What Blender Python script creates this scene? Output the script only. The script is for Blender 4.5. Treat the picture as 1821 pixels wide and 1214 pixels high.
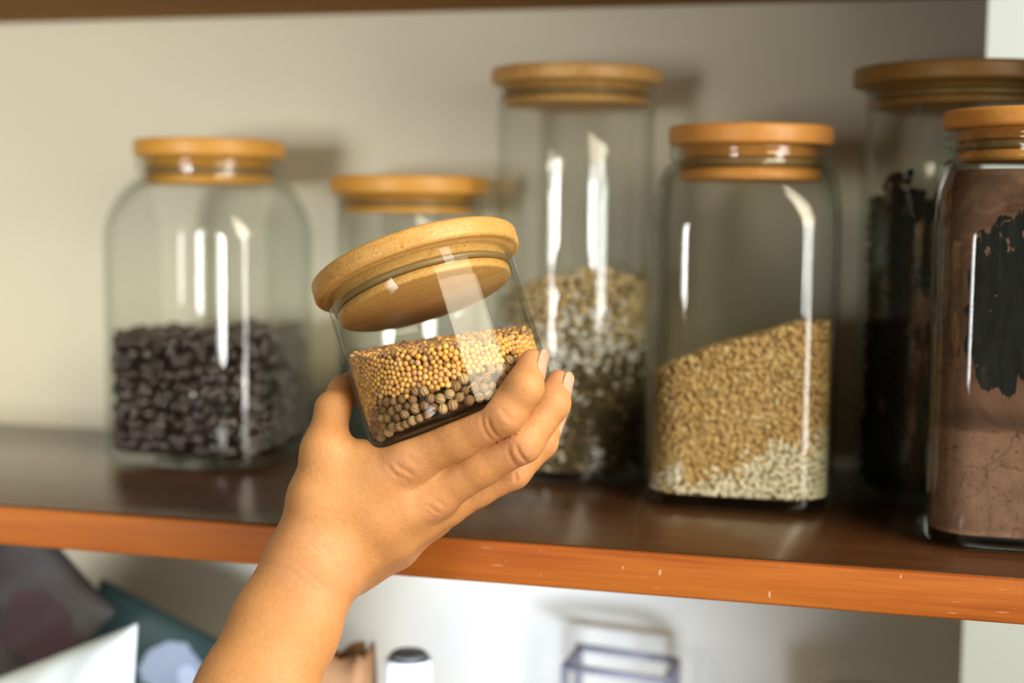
import bpy, bmesh, math, random
import numpy as np
from mathutils import Matrix, Vector

for o in list(bpy.data.objects):
    bpy.data.objects.remove(o)
sc = bpy.context.scene
col = sc.collection
PI = math.pi

# ------------------------------------------------------------------ camera
cd = bpy.data.cameras.new('camera')
cam = bpy.data.objects.new('camera', cd)
col.objects.link(cam)
cd.sensor_width = 36.0
cd.lens = 50.0
cd.clip_start = 0.02
cd.clip_end = 30
cam.matrix_world = Matrix([[0.967451, -0.033185, 0.250874, 0.0], [0.252822, 0.083824, -0.963875, -0.7], [0.010957, 0.995928, 0.089486, 0.170051], [0.0, 0.0, 0.0, 1.0]])
cd.dof.use_dof = True
cd.dof.focus_distance = 0.672
cd.dof.aperture_fstop = 3.4
sc.camera = cam

# ------------------------------------------------------------------ world, daylight, exposure
wd = bpy.data.worlds.new('world')
sc.world = wd
wd.use_nodes = True
bg = wd.node_tree.nodes['Background']
bg.inputs[0].default_value = (1.0, 0.93, 0.50, 1)
bg.inputs[1].default_value = 0.075

def area(name, loc, target, sx, sy, power, color, spread=180):
    l = bpy.data.lights.new(name, 'AREA')
    l.shape = 'RECTANGLE'; l.size = sx; l.size_y = sy
    l.energy = power; l.color = color; l.spread = math.radians(spread)
    o = bpy.data.objects.new(name, l)
    col.objects.link(o)
    o.location = loc
    d = Vector(target) - Vector(loc)
    o.rotation_euler = d.to_track_quat('-Z', 'Y').to_euler()
    return o

area('door_light_right', (1.55, -1.12, 0.12), (-0.20, 0.20, 0.10), 0.46, 1.05, 20, (1.0, 0.98, 0.92))
area('window_light_high', (1.70, -1.10, 1.38), (-0.40, 0.20, 0.10), 2.2, 1.6, 118, (1.0, 0.88, 0.64))
area('window_light_left', (-1.00, -2.00, 0.10), (-0.86, 0.28, 0.16), 0.75, 0.50, 3.2, (0.93, 0.92, 0.88), 44)
area('added_fill_under_shelf', (-0.13, -0.17, -0.215), (-0.37, 0.28, -0.125), 0.30, 0.05, 0.85, (0.60, 0.72, 1.0), 60)  # added fill, no real lamp here; brightens the wall below the shelf
area('added_fill_far_room', (0.55, 0.55, 0.6), (0.16, 1.2, 0.05), 0.5, 0.8, 1.0, (0.72, 0.88, 1.0))  # added light with no known window; brightens the far wall strip

sc.view_settings.view_transform = 'Standard'
sc.view_settings.look = 'None'
sc.view_settings.gamma = 1.0
sc.view_settings.use_curve_mapping = False
sc.view_settings.exposure = 0.08
sc.cycles.max_bounces = 20
sc.cycles.transparent_max_bounces = 40
sc.cycles.sample_clamp_indirect = 6.0

# ------------------------------------------------------------------ helpers
def obj(name, me, mat=None, parent=None, smooth=True):
    o = bpy.data.objects.new(name, me)
    col.objects.link(o)
    if mat is not None:
        me.materials.clear(); me.materials.append(mat)
    if len(me.polygons):
        me.polygons.foreach_set('use_smooth', np.full(len(me.polygons), smooth, dtype=bool))
    if parent is not None:
        o.parent = parent
    return o

def tag(o, label=None, cat=None, group=None, kind=None):
    if label: o['label'] = label
    if cat: o['category'] = cat
    if group: o['group'] = group
    if kind: o['kind'] = kind
    return o

def thing(name, label, cat, mat=None, loc=None, group=None):
    o = bpy.data.objects.new(name, None)
    col.objects.link(o)
    o.empty_display_size = 0.02
    if mat is not None: o.matrix_world = mat
    elif loc is not None: o.location = loc
    return tag(o, label, cat, group)

def mesh_np(name, V, F, tint=None):
    """V (n,3), F (m,k) arrays"""
    V = np.asarray(V, dtype=np.float32); F = np.asarray(F, dtype=np.int32)
    me = bpy.data.meshes.new(name)
    m, k = F.shape
    me.vertices.add(len(V)); me.vertices.foreach_set('co', V.ravel())
    me.loops.add(m * k); me.loops.foreach_set('vertex_index', F.ravel())
    me.polygons.add(m)
    me.polygons.foreach_set('loop_start', np.arange(0, m * k, k, dtype=np.int32))
    me.update(calc_edges=True)
    if tint is not None:
        a = me.color_attributes.new('tint', 'FLOAT_COLOR', 'POINT')
        c = np.ones((len(V), 4), dtype=np.float32); c[:, :3] = tint
        a.data.foreach_set('color', c.ravel())
    me.validate()
    return me

def bm_mesh(name, bm):
    bmesh.ops.recalc_face_normals(bm, faces=bm.faces)
    me = bpy.data.meshes.new(name)
    bm.to_mesh(me); bm.free()
    return me

def lathe(name, prof, n=96, closed=True, cap=True):
    """prof: list of (r,z).  Rings with r<1e-6 become poles."""
    return loft(name, [(r, r, z) for r, z in prof], n, closed)

def section(h, c, n):
    """rounded square of half width h and corner radius c, n points, always the same parametrisation"""
    pts = []
    q = n // 4
    ns = max(2, q // 3)          # points along a flat half-side
    for s in range(4):
        a0 = s * PI / 2
        ca, sa = math.cos(a0), math.sin(a0)
        loc = []
        L = h - c
        for i in range(ns):
            loc.append((h, -L * 0 + L * (i / ns)))
        m = q - 2 * ns
        for i in range(m):
            t = i / m * PI / 2
            loc.append((L + c * math.cos(t), L + c * math.sin(t)))
        for i in range(ns):
            loc.append((L * (1 - i / ns), h))
        for x, y in loc:
            pts.append((x * ca - y * sa, x * sa + y * ca))
    return np.array(pts)

def loft(name, rings, n=96, closed=True):
    """rings: (half_width, corner_radius, z); closed joins the last ring to the first (a wall with thickness)"""
    V = []
    for h, c, z in rings:
        p = section(max(h, 1e-5), max(min(c, h), 1e-5), n)
        V.append(np.c_[p, np.full(len(p), z)])
    N = len(V[0]); k = len(rings)
    V = np.concatenate(V)
    F = []
    ar = np.arange(N); br = (ar + 1) % N
    for i in range(k if closed else k - 1):
        j = (i + 1) % k
        F.append(np.c_[i * N + ar, i * N + br, j * N + br, j * N + ar])
    me = mesh_np(name, V, np.concatenate(F))
    bm = bmesh.new(); bm.from_mesh(me)
    bmesh.ops.remove_doubles(bm, verts=bm.verts, dist=2e-5)
    bpy.data.meshes.remove(me)
    return bm_mesh(name, bm)

def arc(r0, z0, r1, z1, n, conv=True):
    """quarter ellipse from (r0,z0) vertical start to (r1,z1) horizontal end"""
    out = []
    for i in range(n + 1):
        t = i / n * PI / 2
        if conv: out.append((r1 + (r0 - r1) * math.cos(t), z0 + (z1 - z0) * math.sin(t)))
        else: out.append((r0 + (r1 - r0) * math.sin(t), z1 + (z0 - z1) * math.cos(t)))
    return out

def box(name, x0, x1, y0, y1, z0, z1, bev=0.0, seg=3, cuts=0):
    bm = bmesh.new()
    bmesh.ops.create_cube(bm, size=1)
    for v in bm.verts:
        v.co = Vector(((x0 + x1) / 2 + v.co.x * (x1 - x0), (y0 + y1) / 2 + v.co.y * (y1 - y0), (z0 + z1) / 2 + v.co.z * (z1 - z0)))
    if bev: bmesh.ops.bevel(bm, geom=bm.edges[:], offset=bev, segments=seg, profile=0.5, affect='EDGES')
    return bm_mesh(name, bm)

_ico = {}
def ico(sub):
    if sub not in _ico:
        bm = bmesh.new(); bmesh.ops.create_icosphere(bm, subdivisions=sub, radius=1.0)
        bm.verts.ensure_lookup_table()
        _ico[sub] = (np.array([v.co[:] for v in bm.verts]), np.array([[v.index for v in f.verts] for f in bm.faces]))
        bm.free()
    return _ico[sub]

def rand_rot(n, rng):
    q = rng.normal(size=(n, 4)); q /= np.linalg.norm(q, axis=1)[:, None]
    w, x, y, z = q.T
    return np.stack([np.stack([1-2*(y*y+z*z), 2*(x*y-z*w), 2*(x*z+y*w)], -1),
                     np.stack([2*(x*y+z*w), 1-2*(x*x+z*z), 2*(y*z-x*w)], -1),
                     np.stack([2*(x*z-y*w), 2*(y*z+x*w), 1-2*(x*x+y*y)], -1)], 1)

def grains(P, S, tint, rng, sub=2, core=None):
    """many small ellipsoids (P centres, S semi-axes (n,3)) + an optional core (V,F,colour) as one mesh"""
    bv, bf = ico(sub)
    n = len(P)
    R = rand_rot(n, rng)
    V = np.einsum('nij,nkj->nki', R, bv[None] * S[:, None, :]) + P[:, None, :]
    F = bf[None] + (np.arange(n) * len(bv))[:, None, None]
    V = V.reshape(-1, 3); F = F.reshape(-1, 3)
    T = np.repeat(tint, len(bv), axis=0)
    if core is not None:
        cv, cf, cc = core
        F = np.concatenate([F, cf + len(V)]); V = np.concatenate([V, cv])
        T = np.concatenate([T, np.tile(np.array(cc)[None], (len(cv), 1))])
    return V, F, T

def core_fill(h, c, z0, top, n=64, rings=8):
    """solid of the rounded-square section from z0 up to the height function top(x,y): triangles"""
    s = section(h, c, n); N = len(s)
    V = [np.array([[0, 0, z0]]), np.c_[s, np.full(N, z0)]]
    fr = np.linspace(1, 0.0, rings + 1)[:-1]
    for f in fr:
        p = s * f
        V.append(np.c_[p, top(p[:, 0], p[:, 1])])
    V.append(np.array([[0, 0, float(top(np.array([0.]), np.array([0.]))[0])]]))
    F = []
    ar = np.arange(N); br = (ar + 1) % N
    F.append(np.c_[np.zeros(N, int), 1 + br, 1 + ar])
    for i in range(rings):
        a = 1 + i * N; b = a + N
        F.append(np.c_[a + ar, a + br, b + br]); F.append(np.c_[a + ar, b + br, b + ar])
    a = 1 + rings * N
    F.append(np.c_[a + ar, a + br, np.full(N, a + N)])
    return np.concatenate(V), np.concatenate(F)

# ------------------------------------------------------------------ materials
def new_mat(name):
    m = bpy.data.materials.new(name); m.use_nodes = True
    nt = m.node_tree
    return m, nt, nt.nodes['Principled BSDF'], nt.nodes['Material Output']
def N(nt, t, **kw):
    n = nt.nodes.new(t)
    for k, v in kw.items():
        if k in ('loc',): continue
        setattr(n, k, v)
    return n
def setin(n, **kw):
    for k, v in kw.items(): n.inputs[k.replace('_', ' ')].default_value = v
def ramp(nt, stops, interp='LINEAR'):
    r = N(nt, 'ShaderNodeValToRGB'); cr = r.color_ramp; cr.interpolation = interp
    while len(cr.elements) < len(stops): cr.elements.new(0.5)
    for e, (p, c) in zip(cr.elements, stops):
        e.position = p; e.color = (*c, 1) if len(c) == 3 else c
    return r
def noise(nt, scale, detail=3, rough=0.5, vec=None, dist=0.0):
    n = N(nt, 'ShaderNodeTexNoise'); setin(n, Scale=scale, Detail=detail, Roughness=rough, Distortion=dist)
    if vec is not None: nt.links.new(vec, n.inputs['Vector'])
    return n
def coords(nt, scale=(1, 1, 1), rot=(0, 0, 0), loc=(0, 0, 0)):
    t = N(nt, 'ShaderNodeTexCoord'); mp = N(nt, 'ShaderNodeMapping')
    mp.inputs['Scale'].default_value = scale; mp.inputs['Rotation'].default_value = rot; mp.inputs['Location'].default_value = loc
    nt.links.new(t.outputs['Object'], mp.inputs['Vector'])
    return mp.outputs['Vector']
def mixc(nt, a, b, fac, mode='MIX'):
    m = N(nt, 'ShaderNodeMix'); m.data_type = 'RGBA'; m.blend_type = mode
    for sock, v in ((m.inputs['Factor'], fac), (m.inputs[6], a), (m.inputs[7], b)):
        if hasattr(v, 'links'): nt.links.new(v, sock)
        elif isinstance(v, (int, float)): sock.default_value = v
        else: sock.default_value = (*v, 1)
    return m.outputs[2]
def mth(nt, op, a, b=0.0, c=None):
    m = N(nt, 'ShaderNodeMath'); m.operation = op
    for i, v in enumerate((a, b, c)):
        if v is None: continue
        if hasattr(v, 'links'): nt.links.new(v, m.inputs[i])
        else: m.inputs[i].default_value = v
    return m.outputs[0]
def bump(nt, bsdf, height, strength, dist=0.001):
    b = N(nt, 'ShaderNodeBump'); setin(b, Strength=strength, Distance=dist)
    nt.links.new(height, b.inputs['Height']); nt.links.new(b.outputs['Normal'], bsdf.inputs['Normal'])
    return b

def plain(name, c, rough=0.6, spec=0.4, var=0.06, scale=40, coat=0):
    m, nt, b, _ = new_mat(name)
    n = noise(nt, scale, 4, 0.6, coords(nt))
    c1 = tuple(x * (1 - var) for x in c); c2 = tuple(min(1, x * (1 + var)) for x in c)
    r = ramp(nt, [(0.3, c1), (0.7, c2)])
    nt.links.new(n.outputs['Fac'], r.inputs[0]); nt.links.new(r.outputs[0], b.inputs['Base Color'])
    setin(b, Roughness=rough, Specular_IOR_Level=spec, Coat_Weight=coat)
    return m

def m_glass(name, edge, k=1.0, refl=1.0):
    m, nt, b, out = new_mat(name)
    nt.nodes.remove(b)
    lw = N(nt, 'ShaderNodeLayerWeight'); lw.inputs['Blend'].default_value = 0.5
    f5 = mth(nt, 'POWER', lw.outputs['Facing'], 5.0)
    fr = mth(nt, 'MULTIPLY_ADD', f5, 0.90 * refl, 0.042 * refl)
    f3 = mth(nt, 'MULTIPLY', mth(nt, 'POWER', lw.outputs['Facing'], 3.5), k)
    tc = mixc(nt, (0.985, 0.992, 0.988), edge, f3)
    tr = N(nt, 'ShaderNodeBsdfTransparent'); nt.links.new(tc, tr.inputs['Color'])
    gl = N(nt, 'ShaderNodeBsdfGlossy'); setin(gl, Roughness=0.03); gl.inputs['Color'].default_value = (1, 1, 1, 1)
    nz = noise(nt, 35, 2, 0.4, coords(nt))
    bp = N(nt, 'ShaderNodeBump'); setin(bp, Strength=0.06, Distance=0.002)
    nt.links.new(nz.outputs['Fac'], bp.inputs['Height']); nt.links.new(bp.outputs['Normal'], gl.inputs['Normal'])
    mx = N(nt, 'ShaderNodeMixShader')
    nt.links.new(fr, mx.inputs[0]); nt.links.new(tr.outputs[0], mx.inputs[1]); nt.links.new(gl.outputs[0], mx.inputs[2])
    nt.links.new(mx.outputs[0], out.inputs['Surface'])
    return m

def m_bamboo(name, dark, light, strip=60, speck=0.5):
    m, nt, b, _ = new_mat(name)
    v = coords(nt)
    sx = N(nt, 'ShaderNodeSeparateXYZ'); nt.links.new(v, sx.inputs[0])
    # glued strips across y
    st = mth(nt, 'FLOOR', mth(nt, 'MULTIPLY', sx.outputs['Y'], strip))
    wn = N(nt, 'ShaderNodeTexWhiteNoise'); wn.noise_dimensions = '1D'; nt.links.new(st, wn.inputs['W'])
    fib = noise(nt, 1.0, 4, 0.6, coords(nt, (25, 900, 500)))
    spk = noise(nt, 1.0, 2, 0.5, coords(nt, (900, 1500, 1500)))
    mid = tuple((a + c) / 2 for a, c in zip(dark, light))
    r1 = ramp(nt, [(0.25, dark), (0.5, mid), (0.75, light)])
    f = mth(nt, 'MULTIPLY_ADD', wn.outputs['Value'], 0.45, mth(nt, 'MULTIPLY', fib.outputs['Fac'], 0.6))
    nt.links.new(f, r1.inputs[0])
    r2 = ramp(nt, [(0.56, (1, 1, 1)), (0.66, (0.62, 0.5, 0.36))])
    nt.links.new(spk.outputs['Fac'], r2.inputs[0])
    c = mixc(nt, r1.outputs[0], r2.outputs[0], speck, 'MULTIPLY')
    nt.links.new(c, b.inputs['Base Color'])
    setin(b, Roughness=0.42, Specular_IOR_Level=0.45)
    bump(nt, b, fib.outputs['Fac'], 0.15, 0.0005)
    return m

def m_shelf(name, stops, rough, grain=1.0, scratches=False, coat=0.0):
    m, nt, b, _ = new_mat(name)
    n1 = noise(nt, 1.0, 5, 0.6, coords(nt, (1.6, 26, 42)), 0.8)
    n2 = noise(nt, 1.0, 3, 0.6, coords(nt, (14, 420, 420)))
    f = mth(nt, 'MULTIPLY_ADD', n2.outputs['Fac'], 0.35 * grain, mth(nt, 'MULTIPLY', n1.outputs['Fac'], 0.75))
    r = ramp(nt, stops)
    nt.links.new(f, r.inputs[0])
    c = r.outputs[0]
    rn = noise(nt, 60, 3, 0.6, coords(nt))
    if scratches:
        s1 = noise(nt, 1.0, 1, 0.4, coords(nt, (420, 160, 160)))
        s2 = noise(nt, 1.0, 1, 0.4, coords(nt, (60, 900, 900), loc=(3, 1, 2)))
        k1 = ramp(nt, [(0.74, (0, 0, 0)), (0.79, (0.8, 0.8, 0.8))]); nt.links.new(s1.outputs['Fac'], k1.inputs[0])
        k2 = ramp(nt, [(0.72, (0, 0, 0)), (0.80, (0.5, 0.5, 0.5))]); nt.links.new(s2.outputs['Fac'], k2.inputs[0])
        c = mixc(nt, c, (0.72, 0.5, 0.33), mth(nt, 'MAXIMUM', k1.outputs[0], k2.outputs[0]))
    nt.links.new(c, b.inputs['Base Color'])
    rr = mth(nt, 'MULTIPLY_ADD', rn.outputs['Fac'], 0.14, rough - 0.07)
    nt.links.new(rr, b.inputs['Roughness'])
    setin(b, Specular_IOR_Level=0.5, Coat_Weight=coat, Coat_Roughness=0.15)
    bump(nt, b, n2.outputs['Fac'], 0.06, 0.0006)
    return m

def m_tint(name, rough, spec=0.4, bumps=None, coat=0.0, sss=0.0):
    """colour comes from each grain's own colour attribute"""
    m, nt, b, _ = new_mat(name)
    a = N(nt, 'ShaderNodeAttribute'); a.attribute_name = 'tint'
    n = noise(nt, 900, 2, 0.5, coords(nt))
    r = ramp(nt, [(0.3, (0.86, 0.86, 0.86)), (0.7, (1.08, 1.08, 1.08))]); nt.links.new(n.outputs['Fac'], r.inputs[0])
    nt.links.new(mixc(nt, a.outputs['Color'], r.outputs[0], 1.0, 'MULTIPLY'), b.inputs['Base Color'])
    setin(b, Roughness=rough, Specular_IOR_Level=spec, Coat_Weight=coat)
    if bumps: bump(nt, b, noise(nt, bumps[0], 3, 0.6, coords(nt)).outputs['Fac'], bumps[1], 0.001)
    return m

M = {}
M['glass_round'] = m_glass('clear_glass', (0.62, 0.66, 0.60), 0.8)
M['glass_clean'] = m_glass('thin_clear_glass', (0.62, 0.66, 0.60), 0.8, 0.45)
M['glass_green'] = m_glass('greenish_glass', (0.24, 0.34, 0.28), 0.9)
M['glass_base'] = m_glass('thick_green_glass', (0.16, 0.28, 0.24), 1.0)
M['bamboo'] = m_bamboo('bamboo', (0.54, 0.30, 0.085), (0.80, 0.52, 0.19), 55, 0.85)
M['bamboo_amber'] = m_bamboo('amber_bamboo', (0.62, 0.30, 0.050), (0.78, 0.44, 0.095), 45, 0.25)
M['pine_lid'] = m_bamboo('amber_wood', (0.62, 0.27, 0.060), (0.80, 0.44, 0.14), 30, 0.1)
M['shaded_lid'] = m_bamboo('shaded_wood_lid', (0.26, 0.14, 0.035), (0.38, 0.22, 0.06), 45, 0.25)  # bamboo darkened to paint in the shade on the back right lid
M['seal'] = plain('clear_seal', (0.24, 0.16, 0.07), 0.35, 0.5)

# ------------------------------------------------------------------ the setting
wall_m, nt, b, _ = new_mat('painted_wall')
n = noise(nt, 3.0, 3, 0.5, coords(nt)); r = ramp(nt, [(0.3, (0.61, 0.565, 0.43)), (0.7, (0.66, 0.615, 0.475))])
nt.links.new(n.outputs['Fac'], r.inputs[0]); nt.links.new(r.outputs[0], b.inputs['Base Color']); setin(b, Roughness=0.5, Specular_IOR_Level=0.5)
bump(nt, b, noise(nt, 220, 4, 0.6, coords(nt)).outputs['Fac'], 0.12, 0.001)
M['wall'] = wall_m
M['white'] = plain('white_wall', (0.58, 0.66, 0.72), 0.6, 0.3, 0.02, 4)
M['shelf_top'] = m_shelf('dark_varnished_wood', [(0.35, (0.032, 0.013, 0.005)), (0.55, (0.066, 0.025, 0.009)), (0.75, (0.105, 0.042, 0.014))], 0.30, 1.0, False, 0.5)
M['shelf_edge'] = m_shelf('worn_orange_wood', [(0.36, (0.19, 0.042, 0.007)), (0.50, (0.36, 0.098, 0.016)), (0.70, (0.49, 0.165, 0.030))], 0.55, 0.8, True)
M['shelf_over'] = m_shelf('brown_wood', [(0.35, (0.22, 0.105, 0.018)), (0.70, (0.36, 0.185, 0.04))], 0.75)
M['shelf_over'].node_tree.nodes['Principled BSDF'].inputs['Specular IOR Level'].default_value = 0.1
M['shelf_edge'].node_tree.nodes['Principled BSDF'].inputs['Specular IOR Level'].default_value = 0.25

YB = 0.280
def struct(name, me, m): return tag(obj(name, me, M[m], smooth=False), kind='structure')
struct('wall_back', box('wall_back', -1.6, 0.0600, YB, YB + 0.12, -0.9, 1.2, 0.001, 2), 'wall')
struct('wall_far', box('wall_far', -0.4, 1.6, 1.25, 1.33, -0.9, 1.2), 'white')
struct('wall_right', box('wall_right', 0.262, 0.300, -0.03, YB + 0.3, -0.9, 1.2, 0.002, 2), 'white')
struct('floor', box('floor', -1.6, 1.6, -2.4, 1.33, -0.95, -0.9), 'shelf_over')

sh = thing('shelf', 'long dark brown wooden shelf with worn orange front edge under the jars', 'shelf', loc=(-0.35, 0.14, 0))
def rel(o, root):
    o.parent = root; o.matrix_parent_inverse = root.matrix_world.inverted(); return o
bpy.context.view_layer.update()
rel(obj('board', box('board', -1.4, 0.260, 0.0062, YB, -0.0217, 0, 0.0012, 2), M['shelf_top']), sh)
rel(obj('front_edging', box('front_edging', -1.4, 0.260, 0.0, 0.006, -0.0217, -0.0001, 0.0016, 3), M['shelf_edge']), sh)
tag(obj('shelf', box('upper_shelf', -1.4, 0.260, 0.01, YB, 0.312, 0.334, 0.0012, 2), M['shelf_over']), 'brown wooden shelf along the top edge of the photo, above the jars', 'shelf')
tag(obj('shelf', box('lower_shelf', -1.4, 0.260, 0.0, YB, -0.272, -0.25, 0.0012, 2), M['shelf_over']), 'lowest wooden shelf board, below the photo, carrying the packets', 'shelf')

# ------------------------------------------------------------------ jars
def round_wall(R, H, t=0.0024, base=0.006, rr=0.004):
    out = [(0.0, 0.0), (R * 0.6, 0.0), (R - rr, 0.0)]
    out += [(R - rr + rr * math.sin(a), rr - rr * math.cos(a)) for a in np.linspace(0, PI / 2, 6)[1:]]
    out += [(R, H * f) for f in (0.25, 0.5, 0.75)] + [(R, H - 0.001), (R - t / 2, H), (R - t, H - 0.001)]
    ri = R - t
    out += [(ri, H * f) for f in (0.75, 0.5, 0.25)]
    out += [(ri - rr + rr * math.cos(a), base + rr - rr * math.sin(a)) for a in np.linspace(0, PI / 2, 6)]
    out += [(ri * 0.6, base), (0.0, base)]
    return out

def lid_disc(name, R, z0, z1, Rp, zp, bev=0.0022):
    """disc from z0 to z1 with a plug of radius Rp reaching down to zp, a groove for the seal in the plug"""
    zm = (z0 + zp) / 2
    g = (z0 - zp) * 0.17
    p = [(0, zp), (Rp - 0.0008, zp), (Rp, zp + 0.0008), (Rp, zm - g), (Rp - 0.0016, zm - g), (Rp - 0.0016, zm + g), (Rp, zm + g), (Rp, z0),
         (R - bev, z0)]
    p += [(R - bev + bev * math.sin(a), z0 + bev - bev * math.cos(a)) for a in np.linspace(0, PI / 2, 5)[1:]]
    p += [(R - bev + bev * math.cos(a), z1 - bev + bev * math.sin(a)) for a in np.linspace(0, PI / 2, 5)]
    p += [(0, z1)]
    return lathe(name, p, 128, closed=False)

def seal_ring(name, Rp, Ri, z0, zp):
    zm = (z0 + zp) / 2; g = (z0 - zp) * 0.15
    prof = [(Rp - 0.0014, zm - g), (Ri - 0.0001, zm - g * 0.5), (Ri - 0.0001, zm + g * 0.5), (Rp - 0.0014, zm + g)]
    return lathe(name, prof, 128, closed=True)

def round_jar(label, mat, R, H, Rl, z0, z1, plug, lid_mat, glass='glass_round', t=0.0024, cat='jar', base=.006):
    root = thing('storage_jar', label, cat, mat=mat)
    obj('glass_body', lathe('glass_body', round_wall(R, H, t, base), 128), M[glass], root)
    ld = obj('lid', lid_disc('lid', Rl, z0, z1, R - t - 0.0012, z0 - plug), M[lid_mat], root)
    obj('seal_ring', seal_ring('seal_ring', R - t - 0.0012, R - t, z0, z0 - plug), M['seal'], ld)
    return root

def square_jar(label, mat, h, c, sh0, sh1, Rn, rim0, rim1, Rr, Rl, z1, plug, lid_mat):
    """rounded square body to sh0, shoulder to sh1, neck radius Rn, rim band Rr from rim0 to rim1, lid up to z1"""
    root = thing('storage_jar', label, 'jar', mat=mat)
    t = 0.0030; base = 0.0075; rb = 0.007
    out = [(0, 0, 0), (h * 0.5, c * 0.5, 0.0), (h - rb, max(c - rb, 0.006), 0.0)]
    out += [(h - rb + rb * math.sin(a), max(c - rb + rb * math.sin(a), 0.006), rb - rb * math.cos(a)) for a in np.linspace(0, PI / 2, 6)[1:]]
    out += [(h, c, sh0 * 0.3), (h, c, sh0 * 0.65)]
    def shoulder(off):
        L = []
        for i in range(15):
            a = i / 14 * PI / 2
            hh = (Rn + (h - Rn) * math.cos(a)) - off
            zz = sh0 + (sh1 - sh0) * math.sin(a)
            k = (i / 14)
            k = k * k * (3 - 2 * k)
            cc = (c - off) + (hh - (c - off)) * k
            L.append((hh, cc, zz - off * math.sin(a)))
        return L
    out += shoulder(0.0)
    out += [(Rn, Rn, sh1 + 0.001), (Rn + 0.0004, Rn, rim0 - 0.0015), (Rr, Rr, rim0), (Rr + 0.0010, Rr + 0.0010, (rim0 + rim1) / 2 - 0.0016), (Rr - 0.0010, Rr, (rim0 + rim1) / 2),
            (Rr + 0.0010, Rr + 0.0010, (rim0 + rim1) / 2 + 0.0016), (Rr, Rr, rim1 - 0.0006), (Rr - 0.001, Rr, rim1)]
    ri = Rn - t
    out += [(ri + 0.001, ri + 0.001, rim1), (ri, ri, rim1 - 0.001), (ri, ri, sh1)]
    out += list(reversed(shoulder(t)))[1:]
    hi = h - t; ci = c - t
    out += [(hi, ci, sh0 * 0.65), (hi, ci, sh0 * 0.3)]
    out += [(hi - rb + rb * math.cos(a), max(ci - rb + rb * math.cos(a), 0.004), base + rb - rb * math.sin(a)) for a in np.linspace(0, PI / 2, 6)]
    out += [(hi * 0.5, ci * 0.5, base), (0, 0, base)]
    out = [(a, min(b2, a), z) for a, b2, z in out]
    obj('glass_body', loft('glass_body', out, 160), M['glass_green'], root)
    ld = obj('lid', lid_disc('lid', Rl, rim1 + 0.0002, z1, ri - 0.0012, rim1 - plug), M[lid_mat], root)
    obj('seal_ring', seal_ring('seal_ring', ri - 0.0012, ri, rim1, rim1 - plug), M['seal'], ld)
    return root

def at(x, y, z=0.0003, rz=0.0): return Matrix.Translation((x, y, z)) @ Matrix.Rotation(rz, 4, 'Z')

J_BEAN = at(-0.4485, 0.197)
J_SHORT = at(-0.3126, 0.2215)
J_TALL = at(-0.1970, 0.2170)
J_RICE = at(-0.0793, 0.1655)
J_DARK = at(0.0425, 0.2145)
J_COCOA = at(0.0750, 0.1010)

square_jar('square-shouldered glass jar of dark beans, leftmost on the shelf', J_BEAN, 0.059, 0.025, 0.150, 0.1915, 0.0480, 0.1965, 0.2050, 0.0495, 0.0510, 0.2172, 0.0180, 'bamboo_amber')
round_jar('short glass jar with amber lid behind the jar in the hand', J_SHORT, 0.0497, 0.1815, 0.0540, 0.1818, 0.1938, 0.0125, 'bamboo_amber')
round_jar('tall cylindrical glass jar half filled with pale flakes, right of the hand', J_TALL, 0.0520, 0.2530, 0.0558, 0.2532, 0.2630, 0.0135, 'bamboo')
square_jar('square-shouldered glass jar of brown and white grain in front of the tall jars', J_RICE, 0.0555, 0.027, 0.160, 0.2010, 0.0460, 0.2035, 0.2112, 0.0476, 0.0487, 0.2228, 0.0205, 'pine_lid')
round_jar('wide tall glass jar of black contents at the back right', J_DARK, 0.0585, 0.2490, 0.0645, 0.2492, 0.2600, 0.0130, 'shaded_lid')
square_jar('square-shouldered glass jar of brown powder, cut off by the right edge', J_COCOA, 0.0505, 0.024, 0.158, 0.2010, 0.0430, 0.2050, 0.2165, 0.0450, 0.0470, 0.2265, 0.0170, 'pine_lid')

# ------------------------------------------------------------------ contents of the shelf jars
def outer_shell(h, c, n, rng, z0, topf, r, depth=0.002):
    """random centres just inside the section wall and below the top, plus the top surface"""
    s = section(h - r, max(c - r, 0.002), 400)
    seg = np.linalg.norm(np.roll(s, -1, 0) - s, axis=1); cum = np.r_[0, np.cumsum(seg)]
    def per(u):
        i = np.clip(np.searchsorted(cum, u, 'right') - 1, 0, len(s) - 1)
        f = ((u - cum[i]) / np.maximum(seg[i], 1e-9))[:, None]
        return s[i] * (1 - f) + np.roll(s, -1, 0)[i] * f
    return per, cum[-1]

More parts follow.
